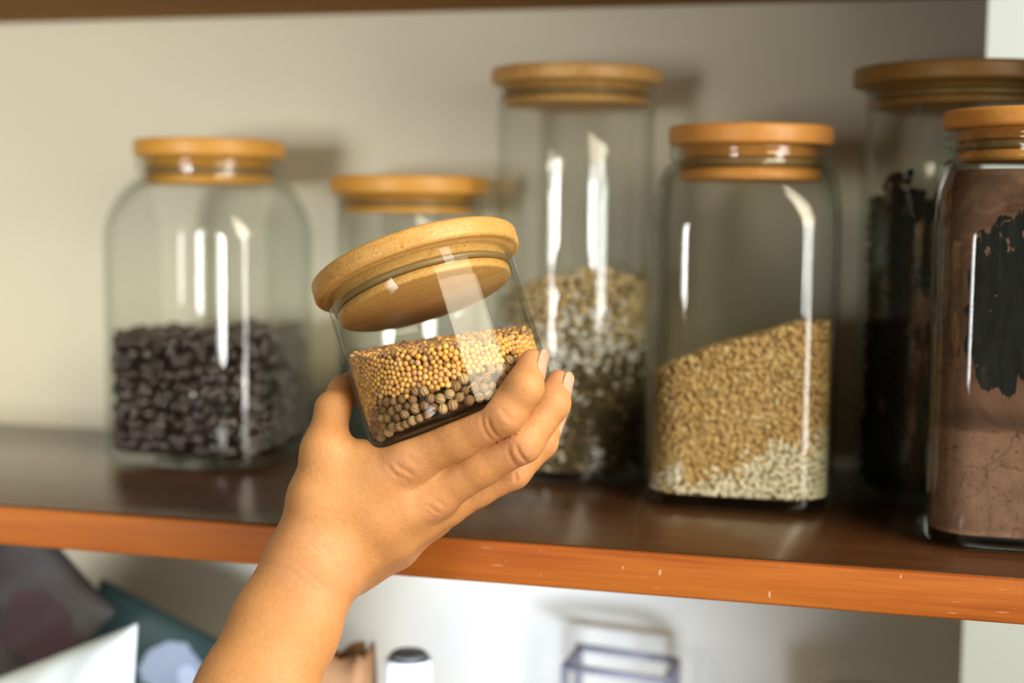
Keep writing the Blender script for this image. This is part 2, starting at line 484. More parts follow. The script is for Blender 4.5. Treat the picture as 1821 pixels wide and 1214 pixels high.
def pack_wall(h, c, z0, topf, r, rng, spacing=1.75, layers=2):
    """staggered, jittered rows over the wall, deeper layers shifted"""
    out = []
    for L in range(layers):
        per, T = outer_shell(h - L * r * 1.3, c, 0, rng, z0, topf, r)
        du = spacing * r; nu = int(T / du); dv = du * 0.87
        zt = 0.30
        k = 0; z = z0 + r + (L % 2) * dv * 0.5
        while z < zt:
            u = ((np.arange(nu) + 0.5 * (k % 2) + 0.37 * L + rng.normal(0, 0.22, nu)) * T / nu) % T
            zz = z + rng.normal(0, 0.22 * dv, nu)
            p = per(u)
            ok = zz < topf(p[:, 0], p[:, 1]) - r * 0.3
            out.append(np.c_[p[ok], np.maximum(zz[ok], z0 + r)])
            if not ok.any(): break
            z += dv; k += 1
    # top surface
    g = np.arange(-h, h, spacing * r)
    X, Y = np.meshgrid(g, g); X = X + rng.normal(0, .25 * r, X.shape); Y = Y + rng.normal(0, .25 * r, X.shape)
    X = X.ravel(); Y = Y.ravel()
    e = h - r; ce = max(c - r, 0.002)
    dx = np.maximum(np.abs(X) - (e - ce), 0); dy = np.maximum(np.abs(Y) - (e - ce), 0)
    ok = (np.hypot(dx, dy) < ce)
    X, Y = X[ok], Y[ok]
    out.append(np.c_[X, Y, topf(X, Y) - r * 0.4 + rng.normal(0, .2 * r, len(X))])
    return np.concatenate(out)

def stuff(name, label, cat, V, F, T, mat, mw, smooth=True):
    o = obj(name, mesh_np(name, V, F, T), mat, smooth=smooth)
    o.matrix_world = mw
    return tag(o, label, cat, kind='stuff')

# dark beans
rng = np.random.default_rng(3)
topf = lambda x, y: 0.0865 + 0.10 * np.clip(x, -.06, .06) * 0.55 + 0.003 * np.sin(x * 120 + 1) - 0.05 * (y + .05) * .3
hb, cb = 0.0555, 0.0215
P = pack_wall(hb, cb, 0.008, topf, 0.0042, rng, 1.9, 2)
S = np.c_[rng.normal(.0058, .0004, len(P)), rng.normal(.0039, .0003, len(P)), rng.normal(.0036, .0003, len(P))]
T = np.array([0.024, 0.011, 0.011])[None] * rng.uniform(.6, 1.5, (len(P), 1)) * np.array([1, 1, 1])
P[:, :2] *= 0.975
cv, cf = core_fill(hb - .008, cb, .008, lambda x, y: topf(x, y) - .004)
V, F, T = grains(P, S, T, rng, 2, (cv, cf, (.012, .008, .008)))
stuff('dark_beans', 'glossy dark brown beans filling the lower half of the leftmost jar', 'beans', V, F, T, m_tint('bean_skin', 0.24, 0.6, None, 0.8), J_BEAN)

# dark contents of the short jar
P = pack_wall(0.0468, 0.0468, 0.0065, lambda x, y: .072 + 0 * x, 0.0032, rng, 1.9, 1)
S = np.full((len(P), 3), .0031) * rng.uniform(.85, 1.1, (len(P), 3))
T = np.array([0.030, 0.045, 0.025])[None] * rng.uniform(.6, 1.5, (len(P), 1))
cv, cf = core_fill(.0425, .0425, .0065, lambda x, y: .069 + 0 * x)
V, F, T = grains(P, S, T, rng, 1, (cv, cf, (.012, .016, .01)))
stuff('dark_pulses', 'dark contents low in the short jar behind the held jar', 'pulses', V, F, T, m_tint('lentil_skin', 0.5), J_SHORT)

# pale flakes in the tall jar: brownish on top, white below, dark at the lower right
topf = lambda x, y: np.interp(x, [-.05, -.018, .0, .02, .035, .05], [.118, .1275, .131, .1365, .1345, .130]) - .1 * (y + .05) + .0015 * np.sin(x * 300 + y * 210)
P = pack_wall(0.0485, 0.0485, 0.0065, topf, 0.0022, rng, 1.7, 2)
S = np.c_[rng.normal(.0030, .0004, len(P)), rng.normal(.0024, .0003, len(P)), rng.normal(.0013, .0002, len(P))]
tan = np.array([.72, .55, .31]); whi = np.array([.85, .84, .82]); drk = np.array([.13, .105, .050])
zz = P[:, 2]; xx = P[:, 0]
w1 = 1 / (1 + np.exp(-(zz - (.098 + .012 * np.sin(xx * 90))) / .007))
lim = .078 + .006 * np.sin(xx * 140 + 2)
w2 = (1 / (1 + np.exp((zz - lim) / .003))) * (1 / (1 + np.exp(-(xx - .004 - .1 * (zz - .04)) / .003)))
w1 = (rng.random(len(P)) < w1)[:, None]; w2 = (rng.random(len(P)) < w2 * .93)[:, None]
T = np.where(w1, tan, whi); T = np.where(w2, drk, T); T = np.where(rng.random((len(P), 1)) < .16, np.array([.36, .27, .15]), T)
T = T * rng.uniform(.75, 1.15, (len(P), 1))
cv, cf = core_fill(.0455, .0455, .0065, lambda x, y: topf(x, y) - .003)
V, F, T = grains(P, S, T, rng, 1, (cv, cf, (.30, .22, .12)))
stuff('cereal_flakes', 'tan and white flakes over darker grain in the tall cylindrical jar', 'flakes', V, F, T, m_tint('flake', 0.6), J_TALL)

# brown grain with white grain below it
topf = lambda x, y: np.interp(x, [-.052, -.044, -.017, .010, .030, .05], [.074, .0805, .0925, .1005, .108, .1095]) - .04 * (y + .05) + .0012 * np.sin(x * 350 + y * 260)
P = pack_wall(0.0520, 0.0235, 0.0080, topf, 0.00165, rng, 1.75, 2)
zz = P[:, 2]; xx = P[:, 0]
zw = .012 + np.interp(xx, [-.05, -.02, .0, .02, .035, .05], [.002, .004, .013, .024, .030, .031])
pw = np.clip((zw - zz) / .020 + .5, 0, 1)
blob = np.sin(xx * 260 + zz * 190) + np.sin(xx * 170 - zz * 310 + 1.3)
white = (rng.random(len(P)) < np.clip(pw + .22 * blob * (pw > .02) * (pw < .95), 0, 1))
T = np.where(white[:, None], np.array([.90, .82, .62]), np.array([.68, .455, .19]))
T = np.where((rng.random((len(P), 1)) < .10) & ~white[:, None], np.array([.46, .28, .10]), T)
T = np.where((rng.random((len(P), 1)) < .12) & ~white[:, None], np.array([.80, .62, .34]), T)
T = T * rng.uniform(.82, 1.12, (len(P), 1))
S = np.where(white[:, None], np.array([.0017, .0016, .0015]), np.array([.0021, .00145, .0013])) * rng.uniform(.85, 1.15, (len(P), 3))
cv, cf = core_fill(.0495, .022, .0080, lambda x, y: topf(x, y) - .002)
V, F, T = grains(P, S, T, rng, 1, (cv, cf, (.40, .26, .11)))
stuff('brown_grain', 'golden brown grain over small white grain in the square jar', 'grain', V, F, T, m_tint('grain_husk', 0.5), J_RICE)

# black dried pieces in the wide jar
n = 900
topf = lambda x, y: .180 + .006 * np.sin(x * 150 + 1) + .004 * np.sin(x * 330 + y * 200)
per, Tt = outer_shell(.0525, .0525, 0, rng, 0, topf, .003)
u = rng.random(n) * Tt; p = per(u); z = .010 + rng.random(n) * .172
P = np.c_[p, z]; P = P[z < topf(p[:, 0], p[:, 1])]
q = rng.uniform(-.045, .045, (170, 2)); q = q[np.hypot(q[:, 0], q[:, 1]) < .045]
P = np.concatenate([P, np.c_[q, topf(q[:, 0], q[:, 1]) + rng.uniform(-.004, .006, len(q))],
                    [[-.030, -.030, .191], [-.029, -.031, .196], [-.006, -.044, .190], [-.004, -.043, .195]]])
S = np.c_[rng.uniform(.003, .0075, len(P)), rng.uniform(.002, .0042, len(P)), rng.uniform(.0016, .003, len(P))]
T = np.array([.006, .006, .006])[None] * rng.uniform(.4, 1.5, (len(P), 1))
T = np.where(rng.random((len(P), 1)) < .04, np.array([.05, .025, .012]), T)
cv, cf = core_fill(.0500, .0500, .0068, lambda x, y: topf(x, y) - .003)
V, F, T = grains(P, S, T, rng, 2, (cv, cf, (.006, .006, .006)))
r3 = np.hypot(V[:, 0], V[:, 1]); k = np.minimum(1, .0552 / np.maximum(r3, 1e-6)); V[:, :2] *= k[:, None]
V[:, 2] = np.maximum(V[:, 2], .0066)
stuff('black_dried_pieces', 'black shrivelled dried pieces filling the wide tall jar', 'dried food', V, F, T, m_tint('black_dried', 0.7, .12), J_DARK)

# brown powder, with a caked film on the glass above it and a black patch in the film
pm, nt, b, _ = new_mat('brown_powder')
v = coords(nt)
n1 = noise(nt, 90, 5, .65, v); r1 = ramp(nt, [(.35, (.205, .115, .083)), (.65, (.275, .165, .122))]); nt.links.new(n1.outputs['Fac'], r1.inputs[0])
n2 = noise(nt, 260, 3, .7, v); r2 = ramp(nt, [(.33, (.30, .26, .24)), (.42, (1, 1, 1))]); nt.links.new(n2.outputs['Fac'], r2.inputs[0])
vo = N(nt, 'ShaderNodeTexVoronoi'); vo.feature = 'DISTANCE_TO_EDGE'; setin(vo, Scale=17.0); 
wv = mixc(nt, v, noise(nt, 60, 3, .6, v).outputs['Color'], .012); nt.links.new(wv, vo.inputs['Vector'])
cr = ramp(nt, [(.003, (.12, .08, .06)), (.008, (1, 1, 1))]); nt.links.new(vo.outputs['Distance'], cr.inputs[0])
c = mixc(nt, mixc(nt, r1.outputs[0], r2.outputs[0], .75, 'MULTIPLY'), cr.outputs[0], .35, 'MULTIPLY')
nt.links.new(c, b.inputs['Base Color']); setin(b, Roughness=.9, Specular_IOR_Level=.15)
bump(nt, b, n2.outputs['Fac'], .35, .001)
def ptop(x, y):
    e = .084 + .0035 * np.sin(x * 420) + .002 * np.sin(x * 1130 + 1)
    return e + np.clip((y + .047) * 1.0, 0, .085) 
cv, cf = core_fill(.0464, .0204, .0080, ptop, 200, 24)
o = obj('brown_powder', mesh_np('brown_powder', cv, cf), pm, None, False); o.matrix_world = J_COCOA
tag(o, 'dusty pinkish brown powder filling the jar at the right edge', 'powder', kind='stuff')

fm, nt, b, out = new_mat('powder_film')
v = coords(nt)
sx = N(nt, 'ShaderNodeSeparateXYZ'); nt.links.new(v, sx.inputs[0])
nA = noise(nt, 55, 5, .65, v, .6); nB = noise(nt, 1.0, 4, .6, coords(nt, (170, 170, 40)), .4); nC = noise(nt, 300, 3, .6, v)
nD = noise(nt, 26, 2, .5, coords(nt, loc=(.3, .1, .7)))
ex = mth(nt, 'MULTIPLY_ADD', nD.outputs['Fac'], .046, mth(nt, 'MULTIPLY_ADD', nA.outputs['Fac'], .022, mth(nt, 'ADD', sx.outputs['X'], -.034)))
ez = mth(nt, 'MULTIPLY_ADD', nB.outputs['Fac'], .034, mth(nt, 'MULTIPLY_ADD', nD.outputs['Fac'], .020, mth(nt, 'ADD', sx.outputs['Z'], -.027)))
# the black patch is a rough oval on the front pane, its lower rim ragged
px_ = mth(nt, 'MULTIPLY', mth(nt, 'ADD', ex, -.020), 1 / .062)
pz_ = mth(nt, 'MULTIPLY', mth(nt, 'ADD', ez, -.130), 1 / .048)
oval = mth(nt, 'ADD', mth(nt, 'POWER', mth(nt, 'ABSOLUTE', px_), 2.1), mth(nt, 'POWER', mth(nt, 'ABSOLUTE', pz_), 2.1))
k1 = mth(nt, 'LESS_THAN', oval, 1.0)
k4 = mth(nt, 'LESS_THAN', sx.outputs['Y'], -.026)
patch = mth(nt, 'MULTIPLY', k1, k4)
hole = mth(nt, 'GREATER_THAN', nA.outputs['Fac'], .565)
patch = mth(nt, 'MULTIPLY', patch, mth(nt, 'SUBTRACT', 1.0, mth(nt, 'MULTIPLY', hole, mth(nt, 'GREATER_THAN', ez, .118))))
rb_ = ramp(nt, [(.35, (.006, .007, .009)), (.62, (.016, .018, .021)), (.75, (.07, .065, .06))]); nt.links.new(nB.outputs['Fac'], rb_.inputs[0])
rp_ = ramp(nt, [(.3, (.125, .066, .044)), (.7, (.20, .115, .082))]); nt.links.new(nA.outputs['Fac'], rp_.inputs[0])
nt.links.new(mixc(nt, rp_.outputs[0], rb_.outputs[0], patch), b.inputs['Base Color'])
setin(b, Roughness=.9, Specular_IOR_Level=.1)
al = ramp(nt, [(.30, (.30, .30, .30)), (.62, (.95, .95, .95))]); nt.links.new(nA.outputs['Fac'], al.inputs[0])
low = N(nt, 'ShaderNodeMapRange'); setin(low, From_Min=.100, From_Max=.086, To_Min=0.0, To_Max=1.0); nt.links.new(sx.outputs['Z'], low.inputs['Value'])
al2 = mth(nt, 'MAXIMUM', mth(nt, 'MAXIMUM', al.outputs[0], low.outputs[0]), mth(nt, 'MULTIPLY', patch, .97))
fade = ramp(nt, [(.0, (0, 0, 0)), (.7, (1, 1, 1))]); fz = N(nt, 'ShaderNodeMapRange'); setin(fz, From_Min=.061, From_Max=.080)
nt.links.new(mth(nt, 'MULTIPLY_ADD', nA.outputs['Fac'], .012, mth(nt, 'ADD', sx.outputs['Z'], -.006)), fz.inputs['Value']); nt.links.new(fz.outputs[0], fade.inputs[0])
nt.links.new(mth(nt, 'MULTIPLY', al2, fade.outputs[0]), b.inputs['Alpha'])
hi, ci = .0505 - .0031, .024 - .0031
rings = [(hi, ci, .060), (hi, ci, .085), (hi, ci, .11), (hi, ci, .14), (hi, ci, .156)]
for i in range(1, 12):
    a = i / 14 * PI / 2; hh = .043 + (.0505 - .043) * math.cos(a) - .0034; k = (i / 14); k = k * k * (3 - 2 * k)
    rings.append((hh, ci + (hh - ci) * k, .158 + .043 * math.sin(a) - .0036 * math.sin(a)))
rings2 = [(h - .0004, max(c - .0004, .002), z) for h, c, z in reversed(rings)]
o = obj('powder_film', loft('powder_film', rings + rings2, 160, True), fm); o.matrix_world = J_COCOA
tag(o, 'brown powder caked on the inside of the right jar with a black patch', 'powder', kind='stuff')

# ------------------------------------------------------------------ the jar held in the hand
AX = Vector([-0.36895, 0.19551, 0.90865]); C0 = Vector([-0.19105, -0.05195, 0.06691])
zax = AX.normalized(); xax = Vector((1, 0, 0)) - zax * zax.x; xax.normalize(); yax = zax.cross(xax)
JH = Matrix(((xax.x, yax.x, zax.x, C0.x), (xax.y, yax.y, zax.y, C0.y), (xax.z, yax.z, zax.z, C0.z), (0, 0, 0, 1)))
RJ, HJ = 0.047, 0.079
round_jar('small glass jar with bamboo lid held tilted in the hand, seeds inside', JH, RJ, HJ - 0.0004, 0.0520, HJ, HJ + 0.0100, 0.0125, 'bamboo', 'glass_clean', t=0.0022, base=.0028)
RI = RJ - 0.0022 - 0.0002
LW = JH.inverted()
NW = (LW.to_3x3() @ Vector([-0.15358, -0.0107, 0.98808])).normalized()      # seed surface normal in the jar's frame
PT = LW @ Vector([-0.1906, -0.08903, 0.10947]); PB = (LW @ Vector([-0.1943, -0.09381, 0.09503])).z
def plane_z(pt, x, y): return pt.z - ((x - pt.x) * NW.x + (y - pt.y) * NW.y) / NW.z

def relax(n, w, h, r, rng, it=70, periodic=True):
    p = np.c_[rng.random(n) * w, rng.random(n) * h]
    for k in range(it):
        d = p[:, None] - p[None]
        if periodic: d[..., 0] -= w * np.round(d[..., 0] / w)
        L = np.sqrt((d ** 2).sum(-1)) + np.eye(n)
        R2 = (r[:, None] + r[None])
        ov = np.maximum(R2 - L, 0) * (1 - np.eye(n))
        p += 0.35 * (d / L[..., None] * ov[..., None]).sum(1)
        if periodic: p[:, 0] %= w
        p[:, 1] = np.clip(p[:, 1], 0, h)
    return p

rng = np.random.default_rng(11)
W_ = 2 * PI * (RI - .002)
BZ = 0.0033
# larger round seeds low in the jar, against the glass
rc = rng.uniform(.0019, .0026, 300)
pc = relax(300, W_, .020, rc, rng)
cor = []
for (u, v_), r in zip(pc, rc):
    th = u / (RI - .002); R_ = RI - r
    x, y, z = R_ * math.cos(th), R_ * math.sin(th), BZ + r + v_
    zb = PB + .0016 * math.sin(th * 5) + .0012 * math.sin(th * 11 + 1) + rng.normal(0, .0014)
    if z < zb: cor.append((x, y, z, r))
cor = np.array(cor)
# small yellow seeds above
must = []
nm = 1960
rm = rng.uniform(.00118, .00150, nm)
pmu = relax(nm, W_, .046, rm, rng, 60)
for (u, v_), r in zip(pmu, rm):
    th = u / (RI - .002); R_ = RI - r
    x, y, z = R_ * math.cos(th), R_ * math.sin(th), BZ + .0015 + v_
    zb = PB; zt = plane_z(PT, x, y) + .0007 * math.sin(th * 9)
    if z > zb - .0045 and z < zt: must.append((x, y, z, r))
for lay in range(1, 3):
    nm = 1450; rr_ = rng.uniform(.00118, .00150, nm); pmu = relax(nm, W_, .046, rr_, rng, 25)
    for (u, v_), r in zip(pmu, rr_):
        th = u / (RI - .002); R_ = RI - r - lay * .0019
        x, y, z = R_ * math.cos(th), R_ * math.sin(th), BZ + .0015 + v_
        if PB - .003 < z < plane_z(PT, x, y): must.append((x, y, z, r))
g = relax(1100, .084, .084, np.full(1100, .0014), rng, 40, False) - .042
for x, y in g:
    if math.hypot(x, y) < RI - .002: must.append((x, y, plane_z(PT, x, y) - .0004 + rng.normal(0, .0004), rng.uniform(.0012, .0015)))
must = np.array(must)
d = np.linalg.norm(must[:, None, :3] - cor[None, :, :3], axis=2) - (must[:, 3][:, None] + cor[None, :, 3]) * .86
must = must[d.min(1) > 0]
S = must[:, 3][:, None] * rng.uniform(.92, 1.08, (len(must), 3))
base_c = np.array([[.76, .44, .14]])
T = base_c * rng.uniform(.78, 1.18, (len(must), 1)) * np.c_[np.ones(len(must)), rng.uniform(.88, 1.08, len(must)), rng.uniform(.7, 1.3, len(must))]
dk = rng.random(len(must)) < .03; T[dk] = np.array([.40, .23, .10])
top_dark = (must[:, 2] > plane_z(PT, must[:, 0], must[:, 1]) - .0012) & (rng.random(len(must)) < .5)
T[top_dark] = np.array([.33, .20, .12])
# a core that keeps the pile closed
sN = 96
topz = lambda x, y: plane_z(PT, x, y) - .0035
s_ = section(RI - .0046, RI - .0046, sN)
cv, cf = core_fill(RI - .0046, RI - .0046, BZ + .0012, topz, sN, 6)
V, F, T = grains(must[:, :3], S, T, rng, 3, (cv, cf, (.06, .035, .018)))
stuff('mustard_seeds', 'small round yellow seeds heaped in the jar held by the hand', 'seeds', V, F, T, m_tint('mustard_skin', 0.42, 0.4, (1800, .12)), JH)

cm, nt, b, _ = new_mat('coriander_husk')
v = coords(nt)
sx = N(nt, 'ShaderNodeSeparateXYZ'); nt.links.new(v, sx.inputs[0])
an = mth(nt, 'ARCTAN2', sx.outputs['Y'], sx.outputs['X'])
rib = mth(nt, 'SINE', mth(nt, 'MULTIPLY_ADD', an, 9.0, mth(nt, 'MULTIPLY', sx.outputs['Z'], 500.0)))
oi = N(nt, 'ShaderNodeObjectInfo')
rr = ramp(nt, [(.0, (.20, .105, .050)), (.35, (.33, .19, .095)), (.75, (.42, .27, .14)), (1.0, (.58, .43, .22))]); nt.links.new(oi.outputs['Random'], rr.inputs[0])
r2 = ramp(nt, [(.0, (.60, .55, .50)), (.35, (1, 1, 1))]); nt.links.new(mth(nt, 'MULTIPLY_ADD', rib, .5, .5), r2.inputs[0])
nt.links.new(mixc(nt, rr.outputs[0], r2.outputs[0], .8, 'MULTIPLY'), b.inputs['Base Color']); setin(b, Roughness=.6, Specular_IOR_Level=.3)
bump(nt, b, rib, .5, .0004)
bv, bf = ico(3)
lobes = 1 + .02 * np.sin(np.arctan2(bv[:, 1], bv[:, 0]) * 9)
seed_me = mesh_np('coriander_seed', bv * np.c_[lobes, lobes, np.ones(len(bv)) * 1.08] * .0024, bf)
first = None
view = LW @ Vector((0, -0.7, 0.17))
vd = np.array([view.x, view.y]); vd /= np.linalg.norm(vd)
cnt = 0
for x, y, z, r in cor:
    if (x * vd[0] + y * vd[1]) / math.hypot(x, y) < 0.05: continue      # the far side is never seen past the near seeds
    if first is None:
        o = obj('coriander_seed', seed_me, cm); first = o
    else:
        o = first.copy(); col.objects.link(o)
    k = r / .0024
    e = Matrix.LocRotScale(Vector((x, y, z)), Matrix(rand_rot(1, rng)[0].tolist()).to_quaternion(), Vector((k, k, k)))
    o.matrix_world = JH @ e
    tag(o, 'round ribbed brown seed in the lower layer of the jar held by the hand', 'seed', 'larger brown seeds in the held jar')
    cnt += 1

# a dry stem lying against the glass
bm = bmesh.new()
pts = []
for t in np.linspace(0, 1, 14):
    th0 = math.atan2(vd[1], vd[0])
    th = th0 + (-.02 + .62 * t); R_ = RI - .0009
    pts.append(Vector((R_ * math.cos(th), R_ * math.sin(th), BZ + .0035 + .0125 * t + .001 * math.sin(t * 5))))
prev = None
for i, p in enumerate(pts):
    tn = (pts[min(i + 1, 13)] - pts[max(i - 1, 0)]).normalized(); a = tn.orthogonal().normalized(); b2 = tn.cross(a)
    ring = [bm.verts.new(p + (a * math.cos(q) + b2 * math.sin(q)) * .00036) for q in np.linspace(0, 2 * PI, 7)[:-1]]
    if prev: [bm.faces.new((prev[j], prev[(j + 1) % 6], ring[(j + 1) % 6], ring[j])) for j in range(6)]
    prev = ring
o = obj('dry_stem', bm_mesh('dry_stem', bm), plain('straw', (.42, .30, .17), .7)); o.matrix_world = JH
tag(o, 'thin dry stem among the seeds in the held jar', 'stem')

# ------------------------------------------------------------------ the hand
HT = {'thumb': [[-0.25486, -0.08817, 0.00981, 0.015], [-0.25314, -0.0854, 0.03483, 0.0132], [-0.2506, -0.08254, 0.05854, 0.0108], [-0.25275, -0.06799, 0.07599, 0.0079], [-0.25472, -0.04826, 0.0817, 0.0074], [-0.25489, -0.03083, 0.08561, 0.0064]],
  'index': [[-0.25412, -0.08306, 0.01814, 0.012], [-0.23427, -0.08035, 0.03636, 0.0122], [-0.21082, -0.07757, 0.05641, 0.0116], [-0.18682, -0.07854, 0.06809, 0.0109], [-0.16395, -0.08234, 0.08036, 0.01], [-0.15498, -0.08202, 0.09224, 0.0085], [-0.15415, -0.07103, 0.10215, 0.0063]],
  'middle': [[-0.24847, -0.08016, 0.01113, 0.0125], [-0.22504, -0.07484, 0.02509, 0.0122], [-0.20182, -0.06757, 0.03833, 0.0116], [-0.17901, -0.06858, 0.05294, 0.0098], [-0.15839, -0.07038, 0.06516, 0.0094], [-0.1472, -0.06116, 0.08279, 0.0088], [-0.14563, -0.05323, 0.09117, 0.0061]],
  'ring': [[-0.24474, -0.07371, 0.00308, 0.0115], [-0.2229, -0.06486, 0.01494, 0.0112], [-0.20111, -0.05364, 0.02996, 0.0102], [-0.18591, -0.04789, 0.03805, 0.0088], [-0.16939, -0.04487, 0.04671, 0.0085], [-0.1574, -0.03636, 0.05998, 0.0076], [-0.15523, -0.02342, 0.07041, 0.0062]],
  'pinky': [[-0.24286, -0.06363, -0.00529, 0.0098], [-0.22531, -0.05379, 0.00676, 0.0096], [-0.21088, -0.04257, 0.02015, 0.0088], [-0.19781, -0.0363, 0.02872, 0.0075], [-0.18518, -0.03228, 0.03661, 0.0072], [-0.17149, -0.02246, 0.04808, 0.0066], [-0.1665, -0.01398, 0.05836, 0.0056]],
  'palm': [[[-0.24675, -0.07731, 0.01468, 0.015], [-0.2202, -0.07272, 0.03441, 0.011]], [[-0.24868, -0.07246, 0.00524, 0.013], [-0.21611, -0.05992, 0.02669, 0.01]], [[-0.25084, -0.0848, 0.03486, 0.0115], [-0.23458, -0.07958, 0.04557, 0.0105]]],
  'web': [[[-0.24709, -0.08216, 0.05279, 0.009], [-0.23105, -0.0778, 0.05482, 0.0072], [-0.20937, -0.07615, 0.05652, 0.0082]]],
  'arm': [[[-0.25753, -0.08997, -0.00206, 0.0223], [-0.26385, -0.09977, -0.02278, 0.0232]], [[-0.26385, -0.09977, -0.02278, 0.0232], [-0.27256, -0.11501, -0.05083, 0.025]], [[-0.27256, -0.11501, -0.05083, 0.025], [-0.28834, -0.13601, -0.09869, 0.03]]]}
CREASE = [([[-0.16885, -0.09224, 0.07967], [-0.1684, -0.09185, 0.07583], [-0.16698, -0.09023, 0.07236], [-0.16453, -0.08463, 0.06883]], 0.0005, 0.0009), ([[-0.17205, -0.09111, 0.07988], [-0.17143, -0.09129, 0.07484], [-0.16996, -0.08985, 0.07113], [-0.16807, -0.08516, 0.06745]], 0.00035, 0.0009), ([[-0.1634, -0.09237, 0.0845], [-0.1607, -0.09258, 0.08061], [-0.15742, -0.09011, 0.07688]], 0.0002, 0.001), ([[-0.15873, -0.0805, 0.06592], [-0.15774, -0.0801, 0.06229], [-0.15609, -0.0781, 0.05895], [-0.15435, -0.0722, 0.05598]], 0.0005, 0.0009), ([[-0.16259, -0.07988, 0.06537], [-0.16233, -0.07967, 0.0612], [-0.16089, -0.07794, 0.05736], [-0.15945, -0.07306, 0.05401]], 0.00035, 0.0009), ([[-0.16607, -0.0534, 0.04811], [-0.16557, -0.05309, 0.04484], [-0.16599, -0.0524, 0.04252]], 0.0004, 0.0009), ([[-0.21404, -0.09048, 0.05653], [-0.21078, -0.09043, 0.05358], [-0.20782, -0.08954, 0.05203], [-0.20491, -0.08687, 0.04912]], 0.0003, 0.0012), ([[-0.2082, -0.09014, 0.05992], [-0.20476, -0.08987, 0.05694], [-0.2017, -0.08847, 0.0548]], 0.00016, 0.0012), ([[-0.21568, -0.09042, 0.05226], [-0.21212, -0.08967, 0.04972], [-0.20888, -0.088, 0.04804], [-0.20791, -0.08437, 0.04429]], 0.00016, 0.0012), ([[-0.21801, -0.09004, 0.0552], [-0.2146, -0.09038, 0.05179], [-0.21232, -0.08908, 0.04803]], 0.0002, 0.001), ([[-0.20097, -0.08042, 0.03552], [-0.19873, -0.07882, 0.03269], [-0.19641, -0.07571, 0.03008]], 0.00025, 0.0012), ([[-0.19788, -0.07985, 0.03824], [-0.19502, -0.07849, 0.03604], [-0.19328, -0.07524, 0.03232]], 0.00016, 0.0012), ([[-0.20311, -0.08052, 0.03275], [-0.2005, -0.07838, 0.03036], [-0.1989, -0.07474, 0.02759]], 0.00016, 0.0012), ([[-0.24775, -0.10256, 0.02074], [-0.24142, -0.10119, 0.01406], [-0.23672, -0.09845, 0.00692], [-0.23392, -0.09429, 0.00083]], 0.00016, 0.001), ([[-0.26298, -0.1059, 0.01334], [-0.25119, -0.10757, 0.00753], [-0.24351, -0.10488, -0.00041], [-0.23838, -0.09984, -0.00868]], 0.00012, 0.001), ([[-0.25889, -0.10243, 0.02336], [-0.24727, -0.10374, 0.01659], [-0.23996, -0.10139, 0.00897], [-0.23563, -0.09701, 0.00085]], 0.0001, 0.001), ([[-0.26068, -0.10799, 0.00875], [-0.25082, -0.10849, 0.00203], [-0.24264, -0.10503, -0.00607]], 0.0001, 0.001), ([[-6.428273484978229e+39, 1.5542184093095942e+40, -2.2089946593945336e+39], [-0.25609, -0.07251, 0.08291], [-0.25238, -0.07176, 0.08405]], 0.0004, 0.001), ([[-1.7995865738748735e+42, 4.322173910906015e+42, -6.409081325342831e+41], [-0.25588, -0.07582, 0.07956], [-0.25174, -0.07618, 0.08006]], 0.0003, 0.001)]
NAILS = [([-0.15461, -0.07707, 0.0967], [-0.1538, -0.06641, 0.10631], [0.99268, -0.04479, 0.08705], [0.00751, 0.0063]), ([-0.14649, -0.05759, 0.08656], [-0.14497, -0.0499, 0.09469], [0.98422, -0.09385, 0.1411], [0.00759, 0.0061]), ([-0.15642, -0.03054, 0.06467], [-0.15432, -0.01799, 0.07479], [0.74768, 0.64318, 0.16519], [0.00697, 0.0062]), ([-0.16924, -0.01864, 0.05271], [-0.1644, -0.01042, 0.06268], [0.46799, 0.88374, -0.00013], [0.00615, 0.0056]), ([-0.2548, -0.04042, 0.08346], [-0.25496, -0.02351, 0.08725], [-0.88318, 0.23087, -0.40828], [0.00695, 0.0064])]
VIEW = np.array([-0.25087, 0.96387, -0.08949])
def smin(a,b,k):
    h=np.clip(.5+.5*(b-a)/k,0,1); return b*(1-h)+a*h-k*h*(1-h)
def cone(P,A,B,flat=None,s=1.0):
    a=np.array(A[:3]);ab=np.array(B[:3])-a
    t=np.clip((P-a)@ab/(ab@ab),0,1)
    q=P-a-t[:,None]*ab
    if flat is not None:
        q=q+(s-1)*(q@flat)[:,None]*flat
    return np.sqrt((q*q).sum(1))-(A[3]+(B[3]-A[3])*t)
def jar_dist(P,C0,ax,r,h):
    q=P-C0; z=q@ax; rad=np.sqrt(np.maximum((q*q).sum(1)-z*z,0))
    e=.004; dr=rad-r+e; dz=np.maximum(-z,z-h)+e
    return np.minimum(np.maximum(dr,dz),0)+np.hypot(np.maximum(dr,0),np.maximum(dz,0))-e
